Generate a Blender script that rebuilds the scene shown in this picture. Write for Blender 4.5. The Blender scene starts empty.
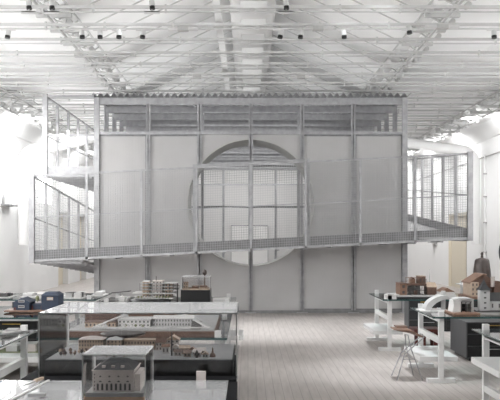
import bpy, math, random
from mathutils import Vector, Matrix
R = random.Random(7)
sc = bpy.context.scene
col = sc.collection
PI = math.pi
VX, VY, F, H = 248.0, 238.0, 800.0, 1.75     # vanishing point, focal length in pixels, eye height

def W(px, py, Y):                             # survey helper: where a point seen at px,py stands if it is Y metres away
    return ((px - VX) / F * Y, Y, H + (VY - py) / F * Y)

# ------------------------------------------------------------------ materials
def mat(name, color, rough=.6, metal=0, noise=0, nscale=6, bump=0, emit=None, estr=0, spec=.5):
    m = bpy.data.materials.new(name); m.use_nodes = True
    nt = m.node_tree; b = nt.nodes['Principled BSDF']
    b.inputs['Base Color'].default_value = (*color, 1)
    b.inputs['Roughness'].default_value = rough
    b.inputs['Metallic'].default_value = metal
    b.inputs['Specular IOR Level'].default_value = spec
    if emit:
        b.inputs['Emission Color'].default_value = (*emit, 1)
        b.inputs['Emission Strength'].default_value = estr
    if noise or bump:
        tc = nt.nodes.new('ShaderNodeTexCoord')
        nz = nt.nodes.new('ShaderNodeTexNoise'); nz.inputs['Scale'].default_value = nscale
        nz.inputs['Detail'].default_value = 4
        nt.links.new(tc.outputs['Object'], nz.inputs['Vector'])
        if noise:
            rp = nt.nodes.new('ShaderNodeValToRGB')
            rp.color_ramp.elements[0].position = .3; rp.color_ramp.elements[1].position = .7
            rp.color_ramp.elements[0].color = (*[c * (1 - noise) for c in color], 1)
            rp.color_ramp.elements[1].color = (*[min(1, c * (1 + noise)) for c in color], 1)
            nt.links.new(nz.outputs['Fac'], rp.inputs['Fac'])
            nt.links.new(rp.outputs['Color'], b.inputs['Base Color'])
        if bump:
            bp = nt.nodes.new('ShaderNodeBump'); bp.inputs['Strength'].default_value = bump
            nt.links.new(nz.outputs['Fac'], bp.inputs['Height'])
            nt.links.new(bp.outputs['Normal'], b.inputs['Normal'])
    return m

def glass(name, tint=(1, 1, 1), ior=1.45, rough=.0, veil=0.0):
    m = bpy.data.materials.new(name); m.use_nodes = True
    nt = m.node_tree; nt.nodes.clear()
    out = nt.nodes.new('ShaderNodeOutputMaterial')
    tr = nt.nodes.new('ShaderNodeBsdfTransparent'); tr.inputs[0].default_value = (*tint, 1)
    gl = nt.nodes.new('ShaderNodeBsdfGlossy'); gl.inputs['Roughness'].default_value = rough
    fr = nt.nodes.new('ShaderNodeFresnel'); fr.inputs['IOR'].default_value = ior
    mx = nt.nodes.new('ShaderNodeMixShader')
    nt.links.new(fr.outputs[0], mx.inputs[0]); nt.links.new(tr.outputs[0], mx.inputs[1]); nt.links.new(gl.outputs[0], mx.inputs[2])
    last = mx
    if veil:
        df = nt.nodes.new('ShaderNodeBsdfDiffuse'); df.inputs[0].default_value = (.85, .85, .85, 1)
        m2 = nt.nodes.new('ShaderNodeMixShader'); m2.inputs[0].default_value = veil
        nt.links.new(mx.outputs[0], m2.inputs[1]); nt.links.new(df.outputs[0], m2.inputs[2]); last = m2
    nt.links.new(last.outputs[0], out.inputs[0])
    return m

def floor_mat():
    m = mat('floor_planks', (.6, .58, .56), .42)
    nt = m.node_tree; b = nt.nodes['Principled BSDF']
    tc = nt.nodes.new('ShaderNodeTexCoord'); mp = nt.nodes.new('ShaderNodeMapping')
    mp.inputs['Rotation'].default_value = (0, 0, PI / 2)
    br = nt.nodes.new('ShaderNodeTexBrick')
    br.inputs['Scale'].default_value = 1; br.inputs['Brick Width'].default_value = 2.4
    br.inputs['Row Height'].default_value = .10; br.inputs['Mortar Size'].default_value = .004
    br.inputs['Color1'].default_value = (.43, .395, .375, 1); br.inputs['Color2'].default_value = (.385, .355, .335, 1)
    br.inputs['Mortar'].default_value = (.27, .245, .23, 1); br.inputs['Bias'].default_value = -.1
    nz = nt.nodes.new('ShaderNodeTexNoise'); nz.inputs['Scale'].default_value = 3; nz.inputs['Detail'].default_value = 8
    mp2 = nt.nodes.new('ShaderNodeMapping'); mp2.inputs['Scale'].default_value = (6, .6, 1)
    mx = nt.nodes.new('ShaderNodeMixRGB'); mx.blend_type = 'MULTIPLY'; mx.inputs[0].default_value = 1
    rp = nt.nodes.new('ShaderNodeValToRGB')
    rp.color_ramp.elements[0].position = .3; rp.color_ramp.elements[0].color = (.8, .79, .78, 1)
    rp.color_ramp.elements[1].position = .65; rp.color_ramp.elements[1].color = (1, 1, 1, 1)
    L = nt.links.new
    L(tc.outputs['Object'], mp.inputs[0]); L(mp.outputs[0], br.inputs['Vector'])
    L(tc.outputs['Object'], mp2.inputs[0]); L(mp2.outputs[0], nz.inputs['Vector']); L(nz.outputs['Fac'], rp.inputs[0])
    L(br.outputs['Color'], mx.inputs[1]); L(rp.outputs[0], mx.inputs[2]); L(mx.outputs[0], b.inputs['Base Color'])
    return m

def panel_mat(name, c):
    """translucent corrugated sheet: fine ribs in the surface"""
    m = mat(name, c, .55)
    nt = m.node_tree; b = nt.nodes['Principled BSDF']
    tc = nt.nodes.new('ShaderNodeTexCoord')
    wv = nt.nodes.new('ShaderNodeTexWave'); wv.inputs['Scale'].default_value = 9; wv.bands_direction = 'X'
    ck = nt.nodes.new('ShaderNodeTexNoise'); ck.inputs['Scale'].default_value = 1.1; ck.inputs['Detail'].default_value = 3
    rp = nt.nodes.new('ShaderNodeValToRGB')
    rp.color_ramp.elements[0].position = .3; rp.color_ramp.elements[0].color = (c[0] * .93, c[1] * .92, c[2] * .91, 1)
    rp.color_ramp.elements[1].position = .7; rp.color_ramp.elements[1].color = (c[0] * 1.05, c[1] * 1.05, c[2] * 1.05, 1)
    bp = nt.nodes.new('ShaderNodeBump'); bp.inputs['Strength'].default_value = .05; bp.inputs['Distance'].default_value = .02
    L = nt.links.new
    L(tc.outputs['Object'], wv.inputs['Vector']); L(tc.outputs['Object'], ck.inputs['Vector'])
    L(ck.outputs['Fac'], rp.inputs[0]); L(rp.outputs[0], b.inputs['Base Color'])
    L(wv.outputs['Fac'], bp.inputs['Height']); L(bp.outputs[0], b.inputs['Normal'])
    return m

M = dict(
    floor=floor_mat(),
    wall=mat('white_plaster', (.86, .86, .855), .85, noise=.012, nscale=1.5),
    ceil=mat('painted_boards', (.80, .80, .795), .85, noise=.02, nscale=1.2),
    roofwhite=mat('white_painted_steel', (.52, .52, .515), .5),
    galv=mat('galvanised_steel', (.36, .36, .37), .5, metal=.35, noise=.14, nscale=9),
    galvd=mat('weathered_zinc', (.21, .21, .215), .5, metal=.3, noise=.15, nscale=7),
    wire=mat('wire_mesh', (.40, .40, .405), .5, metal=.3),
    panel=panel_mat('frosted_sheet', (.425, .42, .42)),
    ring=mat('grey_reveal', (.40, .395, .38), .6, noise=.05, nscale=3),
    deck=mat('open_grating', (.33, .33, .335), .6, noise=.1, nscale=20),
    white=mat('white_lacquer', (.58, .575, .57), .4),
    black=mat('black_lacquer', (.012, .012, .013), .35),
    matt=mat('matt_black', (.010, .010, .011), .9, spec=.1),
    cablit=mat('lit_cabinet_side', (.06, .062, .065), .5),  # cabinet body lightened in colour to stand for light from the left
    cab=mat('black_cabinet', (.008, .0085, .0095), .5, noise=.1, nscale=3),
    dark=mat('dark_window', (.05, .045, .045), .4),
    slate=mat('slate_grey', (.022, .023, .025), .5, noise=.15, nscale=12),
    grey=mat('mid_grey', (.30, .30, .30), .6, noise=.08, nscale=10),
    lgrey=mat('light_grey_card', (.42, .415, .41), .6, noise=.06, nscale=14),
    card=mat('white_card', (.52, .51, .50), .6),
    pink=mat('pale_rendered_wood', (.50, .45, .425), .6, noise=.06, nscale=30),
    beech=mat('beech', (.46, .29, .19), .55, noise=.1, nscale=14),
    tan=mat('basswood', (.40, .31, .24), .55, noise=.12, nscale=25),
    brown=mat('walnut', (.115, .066, .048), .5, noise=.2, nscale=20),
    lbrown=mat('cherry_wood', (.19, .108, .073), .5, noise=.15, nscale=18),
    dbrown=mat('dark_bronze', (.04, .028, .024), .4, noise=.3, nscale=10),
    red=mat('oxblood', (.10, .022, .018), .5),
    blue=mat('slate_blue', (.018, .030, .058), .6, noise=.2, nscale=30),
    green=mat('dry_green', (.20, .21, .12), .8, noise=.3, nscale=40),
    cream=mat('cream_paint', (.72, .66, .54), .6),
    brass=mat('brass', (.55, .36, .08), .35, metal=.8),
    chrome=mat('brushed_steel', (.55, .55, .55), .3, metal=.9),
    steel=mat('satin_steel', (.34, .34, .345), .35, metal=.6),
    fabric=mat('white_canvas', (.45, .445, .44), .9, noise=.05, nscale=4, bump=.2),
    bulb=mat('lens_black', (.01, .01, .01), .3),
    sky=mat('daylit_glass', (.9, .9, .9), .3, emit=(1, 1, 1), estr=16),
    skyroof=mat('daylit_rooflight', (.9, .9, .9), .3, emit=(1, .99, .98), estr=3),
    lamp=mat('lit_diffuser', (.9, .9, .9), .3, emit=(1, .99, .97), estr=5),
    glass=glass('table_glass', (.86, .92, .91)),
    edge=mat('glass_edge', (.035, .075, .075), .2),
    acryl=glass('acrylic', (.985, .985, .985), 1.49, veil=.004),
    acryltop=glass('acrylic_top', (.98, .98, .98), 1.49, veil=.2),  # white veil stands in for bright reflections on case tops and lids
    acredge=glass('acrylic_edge', (.8, .8, .8), 1.49, veil=.85),
)

# ------------------------------------------------------------------ mesh builder
class MB:
    def __init__(s): s.v = []; s.f = []; s.m = []; s.mats = []; s.smooth = []
    def mi(s, m):
        m = M[m] if isinstance(m, str) else m
        if m not in s.mats: s.mats.append(m)
        return s.mats.index(m)
    def add(s, vs, fs, m, smooth=False):
        o = len(s.v); k = s.mi(m)
        s.v += [tuple(v) for v in vs]
        for f in fs: s.f.append([i + o for i in f]); s.m.append(k); s.smooth.append(smooth)
        return s
    def box(s, x0, x1, y0, y1, z0, z1, m):
        vs = [(x0,y0,z0),(x1,y0,z0),(x1,y1,z0),(x0,y1,z0),(x0,y0,z1),(x1,y0,z1),(x1,y1,z1),(x0,y1,z1)]
        return s.add(vs, [(0,3,2,1),(4,5,6,7),(0,1,5,4),(1,2,6,5),(2,3,7,6),(3,0,4,7)], m)
    def bar(s, p, q, w, h, m, up=(0, 0, 1)):
        p = Vector(p); q = Vector(q); d = (q - p).normalized(); u = Vector(up)
        if abs(d.dot(u)) > .98: u = Vector((0, 1, 0))
        r = d.cross(u).normalized(); u = r.cross(d).normalized()
        vs = []
        for c in (p, q):
            for a, b in ((-1,-1),(1,-1),(1,1),(-1,1)): vs.append(c + r * a * w / 2 + u * b * h / 2)
        return s.add(vs, [(0,1,2,3),(7,6,5,4),(0,4,5,1),(1,5,6,2),(2,6,7,3),(3,7,4,0)], m)
    def tube(s, pts, r, m, n=8, caps=True):
        pts = [Vector(p) for p in pts]; rings = []
        rr = r if isinstance(r, (list, tuple)) else [r] * len(pts)
        prev = None
        for i, p in enumerate(pts):
            d = (pts[min(i + 1, len(pts) - 1)] - pts[max(i - 1, 0)]).normalized()
            if prev is None:
                u = Vector((0, 0, 1)) if abs(d.z) < .9 else Vector((1, 0, 0))
            else: u = prev
            a = d.cross(u).normalized(); u = a.cross(d).normalized(); prev = u
            rings.append([p + (a * math.cos(2*PI*k/n) + u * math.sin(2*PI*k/n)) * rr[i] for k in range(n)])
        vs = [v for g in rings for v in g]; fs = []
        for i in range(len(pts) - 1):
            for k in range(n):
                fs.append((i*n + k, i*n + (k+1) % n, (i+1)*n + (k+1) % n, (i+1)*n + k))
        s.add(vs, fs, m, True)
        if caps: s.add(rings[0] + rings[-1], [tuple(range(n))[::-1], tuple(range(n, 2*n))], m)
        return s
    def lathe(s, cx, cy, prof, m, n=20):
        vs = []; fs = []
        for r, z in prof:
            for k in range(n): vs.append((cx + r*math.cos(2*PI*k/n), cy + r*math.sin(2*PI*k/n), z))
        for i in range(len(prof) - 1):
            for k in range(n): fs.append((i*n+k, i*n+(k+1) % n, (i+1)*n+(k+1) % n, (i+1)*n+k))
        s.add(vs, fs, m, True)
        s.add(vs[:n] + vs[-n:], [tuple(range(n))[::-1], tuple(range(n, 2*n))], m)
        return s
    def prism(s, poly, y0, y1, m):            # polygon in XZ extruded in Y
        n = len(poly)
        vs = [(x, y0, z) for x, z in poly] + [(x, y1, z) for x, z in poly]
        fs = [tuple(range(n)), tuple(range(n, 2*n))[::-1]] + [(i, i+n, (i+1) % n + n, (i+1) % n) for i in range(n)]
        return s.add(vs, fs, m)
    def prismx(s, poly, x0, x1, m):           # polygon in YZ extruded in X
        n = len(poly)
        vs = [(x0, y, z) for y, z in poly] + [(x1, y, z) for y, z in poly]
        fs = [tuple(range(n)), tuple(range(n, 2*n))[::-1]] + [(i, i+n, (i+1) % n + n, (i+1) % n) for i in range(n)]
        return s.add(vs, fs, m)
    def build(s, name, parent=None, **kw):
        me = bpy.data.meshes.new(name)
        org = Vector((0, 0, 0))
        if parent is None and s.v and kw.pop('recenter', True):
            xs = [v[0] for v in s.v]; ys = [v[1] for v in s.v]; zs = [v[2] for v in s.v]
            org = Vector(((min(xs)+max(xs))/2, (min(ys)+max(ys))/2, min(zs)))
        elif parent is not None:
            q = parent
            while q is not None: org += q.location; q = q.parent
        me.from_pydata([tuple(Vector(v) - org) for v in s.v], [], s.f)
        for m in s.mats: me.materials.append(m)
        me.polygons.foreach_set('material_index', s.m); me.polygons.foreach_set('use_smooth', s.smooth)
        me.update()
        import bmesh
        bm = bmesh.new(); bm.from_mesh(me); bmesh.ops.recalc_face_normals(bm, faces=bm.faces); bm.to_mesh(me); bm.free()
        o = bpy.data.objects.new(name, me); col.objects.link(o)
        if parent is not None: o.parent = parent
        else: o.location = org
        return o

def tag(o, label=None, cat=None, group=None, kind=None):
    if label: o['label'] = label
    if cat: o['category'] = cat
    if group: o['group'] = group
    if kind: o['kind'] = kind
    return o
def thing(name, loc, label, cat, group=None, rz=0):
    o = bpy.data.objects.new(name, None); col.objects.link(o); o.location = loc
    o.empty_display_size = .1
    if rz: o['rz'] = rz
    return tag(o, label, cat, group)
def struct(mb, name, label=None, **k):
    return tag(mb.build(name, recenter=False) if True else None, label, None, None, 'structure')
def turn(o, deg):                              # turn a finished thing about its own base
    o.rotation_euler.z = math.radians(deg); return o
def B(*a): return MB().box(*a)

# ------------------------------------------------------------------ room shell
XL, XR, YN, YF = -6.85, 7.3, -2.0, 43.0
o = B(XL-.3, XR+.3, YN, YF+.3, -.2, 0, 'floor'); struct(o, 'floor', 'whitewashed wooden plank floor')
o = B(XL, XR, YF, YF+.3, 0, 7.4, 'wall'); struct(o, 'wall_back', 'white far gable wall')

def wall_with_holes(x0, x1, holes, zt):
    """side wall along Y with rectangular openings (y0,y1,z0,z1)"""
    mb = MB(); holes = sorted(holes); y = YN
    for (a, b, c, d) in holes:
        mb.box(x0, x1, y, a, 0, zt, 'wall')
        if c > 0: mb.box(x0, x1, a, b, 0, c, 'wall')
        mb.box(x0, x1, a, b, d, zt, 'wall'); y = b
    mb.box(x0, x1, y, YF, 0, zt, 'wall'); return mb
winL = [(y, y+1.7, 2.9, 4.45) for y in (-.5, 3.5, 7.5, 11.5, 15.5, 21.9, 26.2, 36.5)]
doorL = [(28.9, 30.6, 0, 2.7), (32.6, 34.0, 0, 2.7)]
winR = [(y, y+1.7, 2.9, 4.45) for y in (0, 5, 10, 15)]
doorR = [(26.7, 29.2, 0, 2.62)]
struct(wall_with_holes(XL-.3, XL, winL + doorL, 4.75), 'wall_left', 'white plastered side wall on the left')
struct(wall_with_holes(XR, XR+.3, winR + doorR, 4.75), 'wall_right', 'white plastered side wall on the right')
n = 0
for side, holes in ((-1, winL), (1, winR)):
    for (a, b, c, d) in holes:
        n += 1
        x = XL if side < 0 else XR
        xi, xo = (x-.2, x-.16) if side < 0 else (x+.16, x+.2)
        w = MB(); 
        w.box(xi, xo, a, b, c, c+.06, 'white').box(xi, xo, a, b, d-.06, d, 'white')
        for yy in (a, (a+b)/2-.025, b-.05): w.box(xi, xo, yy, yy+.05, c, d, 'white')
        w = struct(w, 'window_%d' % n, 'high white framed daylit window in the side wall')
        g = B(xi-.02 if side < 0 else xo, xi if side < 0 else xo+.02, a, b, c, d, 'sky').build('pane', w)
for (a, b, c, d) in doorL:
    m = B(XL-.28, XL-.22, a, b, 0, d, 'cream'); m.box(XL-.22, XL-.02, a, a+.06, 0, d, 'white').box(XL-.22, XL-.02, b-.06, b, 0, d, 'white').box(XL-.22, XL-.02, a, b, d-.06, d, 'white')
    n += 1; struct(m, 'door_%d' % n, 'recessed pale door in the left wall')
m = B(XR+.1, XR+.16, 27.2, 29.1, 0, 2.6, 'cream')
m.box(XR+.02, XR+.2, 26.7, 26.8, 0, 2.62, 'brown').box(XR+.02, XR+.2, 29.1, 29.2, 0, 2.62, 'cream').box(XR+.02, XR+.2, 26.8, 29.1, 2.52, 2.62, 'cream')
m.box(XR+.18, XR+.2, 26.8, 27.2, 0, 2.55, 'card')
struct(m, 'door_20', 'cream door leaf standing open in the right wall with brown jamb')

# ceiling: raised pitched nave, coved aisles
def ceil_profile(s):
    e = XL if s < 0 else XR
    ea = abs(e)
    return [(s*.25, 7.05), (s*3.3, 5.62), (s*3.45, 5.78), (s*5.0, 5.72), (s*6.0, 5.5), (s*(ea-.35), 5.15), (s*(ea-.05), 4.75), (s*(ea+.3), 4.75)]
def strip(mb, a, b, y0, y1, m, t=.06):
    (xa, za), (xb, zb) = a, b
    vs = [(xa,y0,za),(xb,y0,zb),(xb,y1,zb),(xa,y1,za),(xa,y0,za+t),(xb,y0,zb+t),(xb,y1,zb+t),(xa,y1,za+t)]
    mb.add(vs, [(0,3,2,1),(4,5,6,7),(0,1,5,4),(1,2,6,5),(2,3,7,6),(3,0,4,7)], m)
c = MB()
strip(c, (-.25, 7.05), (.25, 7.05), YN, YF, 'ceil')
SK = [(1.0, 4.0), (33, 40.5)]   # rooflights in the nave slopes
for s in (-1, 1):
    pr = ceil_profile(s)
    for i in range(1, len(pr)-1): strip(c, pr[i], pr[i+1], YN, YF, 'ceil')
    lerp = lambda t: (pr[0][0]*(1-t)+pr[1][0]*t, pr[0][1]*(1-t)+pr[1][1]*t)
    strip(c, lerp(.62), lerp(1), YN, YF, 'ceil'); strip(c, lerp(0), lerp(.12), YN, YF, 'ceil')
    y = YN
    for a, b in SK: strip(c, lerp(.12), lerp(.62), y, a, 'ceil'); y = b
    strip(c, lerp(.12), lerp(.62), y, YF, 'ceil')
    for a, b in SK:
        n += 1
        g = MB(); strip(g, (lerp(.12)[0], lerp(.12)[1]+.03), (lerp(.62)[0], lerp(.62)[1]+.03), a, b, 'skyroof', .02)
        fr = MB(); k = int((b-a)/1.0)
        for i in range(k+1):
            yy = a + (b-a-.05)*i/k; strip(fr, lerp(.12), lerp(.62), yy, yy+.05, 'roofwhite', .03)
        w = struct(fr, 'window_%d' % n, 'daylit rooflight in the pitched ceiling'); g.build('pane', w)
struct(c, 'ceiling', 'white pitched ceiling with coved aisles')

# roof ties across the hall, rafters, trusses
ZT = 5.35
n = 0
for k in range(-1, 30):
    Y = 12.47 + 1.013 * k
    if Y > YF - .3: break
    t = MB().bar((-6.2, Y, ZT), (6.55, Y, ZT), .05, .045, 'roofwhite').bar((-6.2, Y, ZT-.075), (6.55, Y, ZT-.075), .04, .018, 'roofwhite')
    for x in (-5.4, -4.5, -3.3, -2.3, -1.2, .08, 1.3, 2.35, 3.3, 4.4, 5.5):
        x += R.uniform(-.15, .15); t.box(x-.014, x+.014, Y-.03, Y+.03, ZT-.09, ZT+.04, 'roofwhite')
    t.box(-.12, .3, Y-.05, Y+.05, ZT-.03, ZT+.08, 'roofwhite')
    n += 1; o = tag(t.build('trim_%d' % n, recenter=False), 'white steel tie beam spanning the hall under the roof', None, None, 'structure')
    for s in (-1, 1):
        r = MB().tube([(s*3.25, Y+.25, 5.5), (s*.4, Y+.25, 6.88)], .014, 'roofwhite', 6).build('rafter_rod', o)
def truss(X, zc, label, ye=YF-.5):
    global n
    t = MB(); tri = [(0, -.1), (-.22, .22), (.22, .22)]
    for dx, dz in tri: t.tube([(X+dx, 9.5, zc+dz), (X+dx, ye, zc+dz)], .024, 'roofwhite', 6)
    y = 9.6; i = 0
    while y < ye - .6:
        a, b = tri[0], tri[1 + i % 2]
        t.tube([(X+a[0], y, zc+a[1]), (X+b[0], y+.5, zc+b[1])], .016, 'roofwhite', 5)
        t.tube([(X+tri[1][0], y, zc+.22), (X+tri[2][0], y+.5, zc+.22)], .014, 'roofwhite', 5)
        if i % 2 == 0:
            t.box(X-.3, X+.3, y-.04, y+.04, zc+.0, zc+.07, 'roofwhite')
            t.tube([(X-.22, y-.1, zc+.1), (X-.22, y+.1, zc+.1)], .06, 'roofwhite', 8)
            t.tube([(X+.22, y+.15, zc-.02), (X+.22, y+.32, zc-.02)], .05, 'roofwhite', 8)
        y += .5; i += 1
    n += 1; return tag(t.build('trim_%d' % n, recenter=False), label, None, None, 'structure')
truss(-3.3, 5.5, 'white lattice truss along the left of the nave')
truss(3.3, 5.5, 'white lattice truss along the right of the nave')
truss(6.3, 5.1, 'white lattice truss beside the right wall')
truss(-6.1, 5.1, 'white lattice truss beside the left wall')
t = B(-.56, -.44, 9, 42, 5.45, 5.5, 'roofwhite')
for k in range(30): t.box(-.44, -.15, 11+k*1.01, 11.03+k*1.01, 5.47, 5.5, 'roofwhite')
tag(t.build('cable_tray'), 'long white cable tray running beside the canvas duct under the roof', 'cable tray')
# canvas air duct at the ridge
d = MB(); pts = []; rr = []
y = 9.0
while y < 42:
    ph = (y % .62) / .62
    rr.append(.44 + .022*abs(math.sin(PI*ph))); pts.append((.1, y, 6.4 + .01*math.sin(y*3))); y += .0775
d.tube(pts, rr, 'fabric', 28)
tag(d.build('air_duct'), 'large round pale canvas air duct hanging along the roof ridge', 'air duct')
# round ducts on the side walls
def wall_duct(X, Y, s, zt, reach, label):
    pts = [(X, Y, 1.55)] + [(X, Y, z) for z in (2.5, 3.4, zt-.5)]
    for a in range(1, 7):
        t = a/6*PI/2; pts.append((X - s*.45*(1-math.cos(t)), Y, zt-.5+.45*math.sin(t)))
    e = X - s*reach
    pts += [(X - s*1.2, Y, zt+.05), (e, Y, zt+.35)]
    return tag(MB().tube(pts, .15, 'wall', 16).build('ventilation_pipe'), label, 'ventilation pipe')
wall_duct(7.1, 25.0, 1, 4.55, 3.4, 'fat white ventilation pipe rising up the right wall and bending inward')
wall_duct(-6.63, 23.6, -1, 4.45, 2.4, 'fat white ventilation pipe rising up the left wall and bending inward')
c = MB().tube([(7.26, 24.5, .9), (7.26, 24.5, 4.3)], .025, 'wall', 8)
for z in (1.3, 2.2, 3.0, 3.7): c.box(7.22, 7.3, 24.44, 24.56, z, z+.04, 'lgrey')
tag(c.build('conduit_pipe'), 'thin white conduit clipped to the right wall', 'pipe')
c = MB().tube([(7.27, 12, 4.24), (7.27, 40, 4.24)], .018, 'lgrey', 6)
tag(c.build('wall_cable'), 'thin grey cable running level high along the right wall', 'cable')
s_ = thing('wall_bracket', (-6.85, 22.2, 2.75), 'grey metal bracket mounted on left wall below the high window', 'bracket')
B(-6.85, -6.8, 22.25, 22.35, 2.65, 3.0, 'grey').build('plate', s_); B(-6.85, -6.62, 22.15, 23.0, 2.65, 2.69, 'grey').build('arm', s_)

# ------------------------------------------------------------------ pavilion
BX0, BX1, BY0, BY1, ZB = -3.53, 3.66, 18.72, 36.72, 5.03
UX = [BX0 + (BX1-BX0)*i/6 for i in range(7)]
pav = thing('steel_pavilion', (.065, BY0, 0), 'big grey steel framed pavilion of frosted panels with a round window', 'pavilion')
uw = .1
CX, CZ, CR = .07, 2.57, 1.475
def upright(x, y, w=uw, z0=0, z1=ZB-.15, m='galv'):
    mb = MB().box(x-w/2, x+w/2, y-.05, y-.035, z0, z1, m).box(x-w/2, x+w/2, y+.035, y+.05, z0, z1, m).box(x-.012, x+.012, y-.05, y+.05, z0, z1, m)
    if z0 == 0: mb.box(x-.13, x+.13, y-.09, y+.09, 0, .02, m)
    return mb
for i, x in enumerate(UX):
    if i in (2, 4):                            # cut where the round opening takes the wall
        h = math.sqrt(max(0, (CR+.03)**2 - (x-CX)**2))
        upright(x, BY0, z1=CZ-h).build('upright', pav); upright(x, BY0, z0=CZ+h).build('upright', pav)
    else: upright(x, BY0).build('upright', pav)
    if i in (0, 6):
        MB().box(x-.06, x+.06, BY0-.07, BY0-.05, 0, ZB, 'galv').build('flange', pav)
for x in UX: upright(x, BY1).build('upright', pav)
ny = 15
for j in range(1, ny):
    for x in (UX[0], UX[-1]): upright(x, BY0+1.2*j, m='galv').build('upright', pav)
def beam(p, q, h, m='galv', name='beam'): MB().bar(p, q, .09, h, m).build(name, pav)
# top beams across, one per bay
for j in range(ny+1):
    y = BY0 + 1.2*j
    MB().box(BX0-.05, BX1+.05, y-.02, y+.0, ZB-.16, ZB, 'galv').box(BX0-.05, BX1+.05, y, y+.07, ZB-.02, ZB, 'galv').box(BX0-.05, BX1+.05, y, y+.07, ZB-.16, ZB-.14, 'galv').build('roof_beam', pav)
for x in (UX[0], UX[-1]):
    MB().box(x-.03, x+.03, BY0, BY1, ZB-.02, ZB+.005, 'galv').build('eaves_beam', pav)
    MB().box(x-.04, x+.04, BY0, BY1, 4.17, 4.24, 'galv').build('transom', pav)
    MB().box(x-.01, x+.01, BY0, BY1, .05, 4.17, 'panel').build('side_wall_panel', pav)
for y in (BY0, BY1):
    MB().box(BX0, BX1, y-.055, y+.05, 4.17, 4.235, 'galv').build('transom', pav)
    MB().box(BX0, BX1, y-.06, y+.05, 0, .06, 'galvd').build('sill_beam', pav)
# corrugated roof
rf = MB(); vs = []; fs = []; N = 46*6; px = .157
x0, x1 = BX0-.1, BX1+.14; nx = 46*8
for k in range(nx+1):
    x = x0 + (x1-x0)*k/nx; z = ZB+.05 + .038*math.sin((x-x0)/px*2*PI)
    for yy in (BY0-.12, BY1+.1): vs += [(x, yy, z), (x, yy, z+.012)]
for k in range(nx):
    a = k*4; b = a+4
    fs += [(a, a+2, b+2, b), (a+1, b+1, b+3, a+3), (a, b, b+1, a+1), (a+2, a+3, b+3, b+2)]
rf.add(vs, fs, 'galv'); rf.build('corrugated_roof', pav)
# front panels with round hole
def holed_panel(xa, xb, za, zb, y0, y1, m='panel', part=0):
    """rectangle minus the disc (CX,CZ,CR) cut in vertical strips"""
    mb = MB(); K = 60
    for k in range(K):
        a = xa+(xb-xa)*k/K; b = xa+(xb-xa)*(k+1)/K
        def lim(x):
            d = CR*CR-(x-CX)**2
            return math.sqrt(d) if d > 0 else 0
        ha, hb = lim(a), lim(b)
        if ha == 0 and hb == 0 and (xa+xb)/2 < CX-2 or ha == 0 and hb == 0 and (xa+xb)/2 > CX+2:
            if part: continue
            mb.add([(a,y0,za),(b,y0,za),(b,y0,zb),(a,y0,zb),(a,y1,za),(b,y1,za),(b,y1,zb),(a,y1,zb)], [(0,1,2,3),(7,6,5,4),(0,4,5,1),(2,6,7,3)], m); continue
        for lo, hi in ((((za, za), (CZ-ha, CZ-hb)), ((CZ+ha, CZ+hb), (zb, zb)))[part],):
            mb.add([(a,y0,lo[0]),(b,y0,lo[1]),(b,y0,hi[1]),(a,y0,hi[0]),(a,y1,lo[0]),(b,y1,lo[1]),(b,y1,hi[1]),(a,y1,hi[0])],
                   [(0,1,2,3),(7,6,5,4),(0,4,5,1),(2,6,7,3)], m)
    return mb
for i in range(6):
    a, b = UX[i]+uw/2, UX[i+1]-uw/2
    if i in (0, 5): mb = B(a, b, BY0, BY0+.03, .06, 4.17, 'panel')
    else:
        mb = None
        for part in (0, 1):
            hp = holed_panel(a, b, .06, 4.17, BY0, BY0+.03, part=part)
            if hp.v: hp.build('frosted_panel', pav)
    if mb: mb.build('frosted_panel', pav)
    # frame round each panel
    if i in (0, 1, 4, 5):
        fr = MB()
        if i in (0, 5):
            for xx in (a, b-.02): fr.box(xx, xx+.02, BY0-.02, BY0, .06, 4.17, 'galvd')
        fr.box(a, b, BY0-.02, BY0, 4.13, 4.17, 'galvd').box(a, b, BY0-.02, BY0, .06, .1, 'galvd'); fr.build('panel_frame', pav)
# round reveal, 1.2 m deep
rg = MB(); K = 72; vs = []; fs = []
for k in range(K):
    t = 2*PI*k/K
    for r, y in ((CR, BY0-.03), (CR, BY0+1.15), (CR+.035, BY0+1.15), (CR+.035, BY0-.03)):
        vs.append((CX+r*math.cos(t), y, CZ+r*math.sin(t)))
for k in range(K):
    a = 4*k; b = 4*((k+1) % K)
    for q in range(4): fs.append((a+q, a+(q+1) % 4, b+(q+1) % 4, b+q))
rg.add(vs, fs, 'ring'); rg.build('round_window_reveal', pav)
# second frame behind the reveal
y2 = BY0+1.2
for x in (UX[2], UX[4]): MB().box(x-.035, x+.035, y2, y2+.08, 0, ZB-.16, 'galv').build('inner_post', pav)
for z in (2.5, 3.52): MB().box(UX[1], UX[5], y2+.01, y2+.07, z, z+.05, 'galvd').build('inner_rail', pav)
# rear wall: clerestory, panels, doorway
for i in range(6):
    a, b = UX[i]+uw/2, UX[i+1]-uw/2
    mb = MB()
    if i in (2, 3):
        mb.box(a, b, BY1, BY1+.03, 2.3, 4.17, 'card')
        if i == 2: mb.box(a, CX-.83, BY1, BY1+.03, .06, 2.3, 'card')
        else: mb.box(CX+.83, b, BY1, BY1+.03, .06, 2.3, 'card')
    else: mb.box(a, b, BY1, BY1+.03, .06, 4.17, 'card')
    mb.build('rear_panel', pav)
MB().box(CX-.85, CX-.83, BY1-.05, BY1+.02, 0, 2.33, 'galvd').box(CX+.83, CX+.85, BY1-.05, BY1+.02, 0, 2.33, 'galvd').box(CX-.85, CX+.85, BY1-.05, BY1+.02, 2.3, 2.34, 'galvd').build('doorway_frame', pav)
B(BX0, BX1, BY0+.1, BY1, .0, .03, 'lgrey').build('platform_floor', pav)

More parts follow.
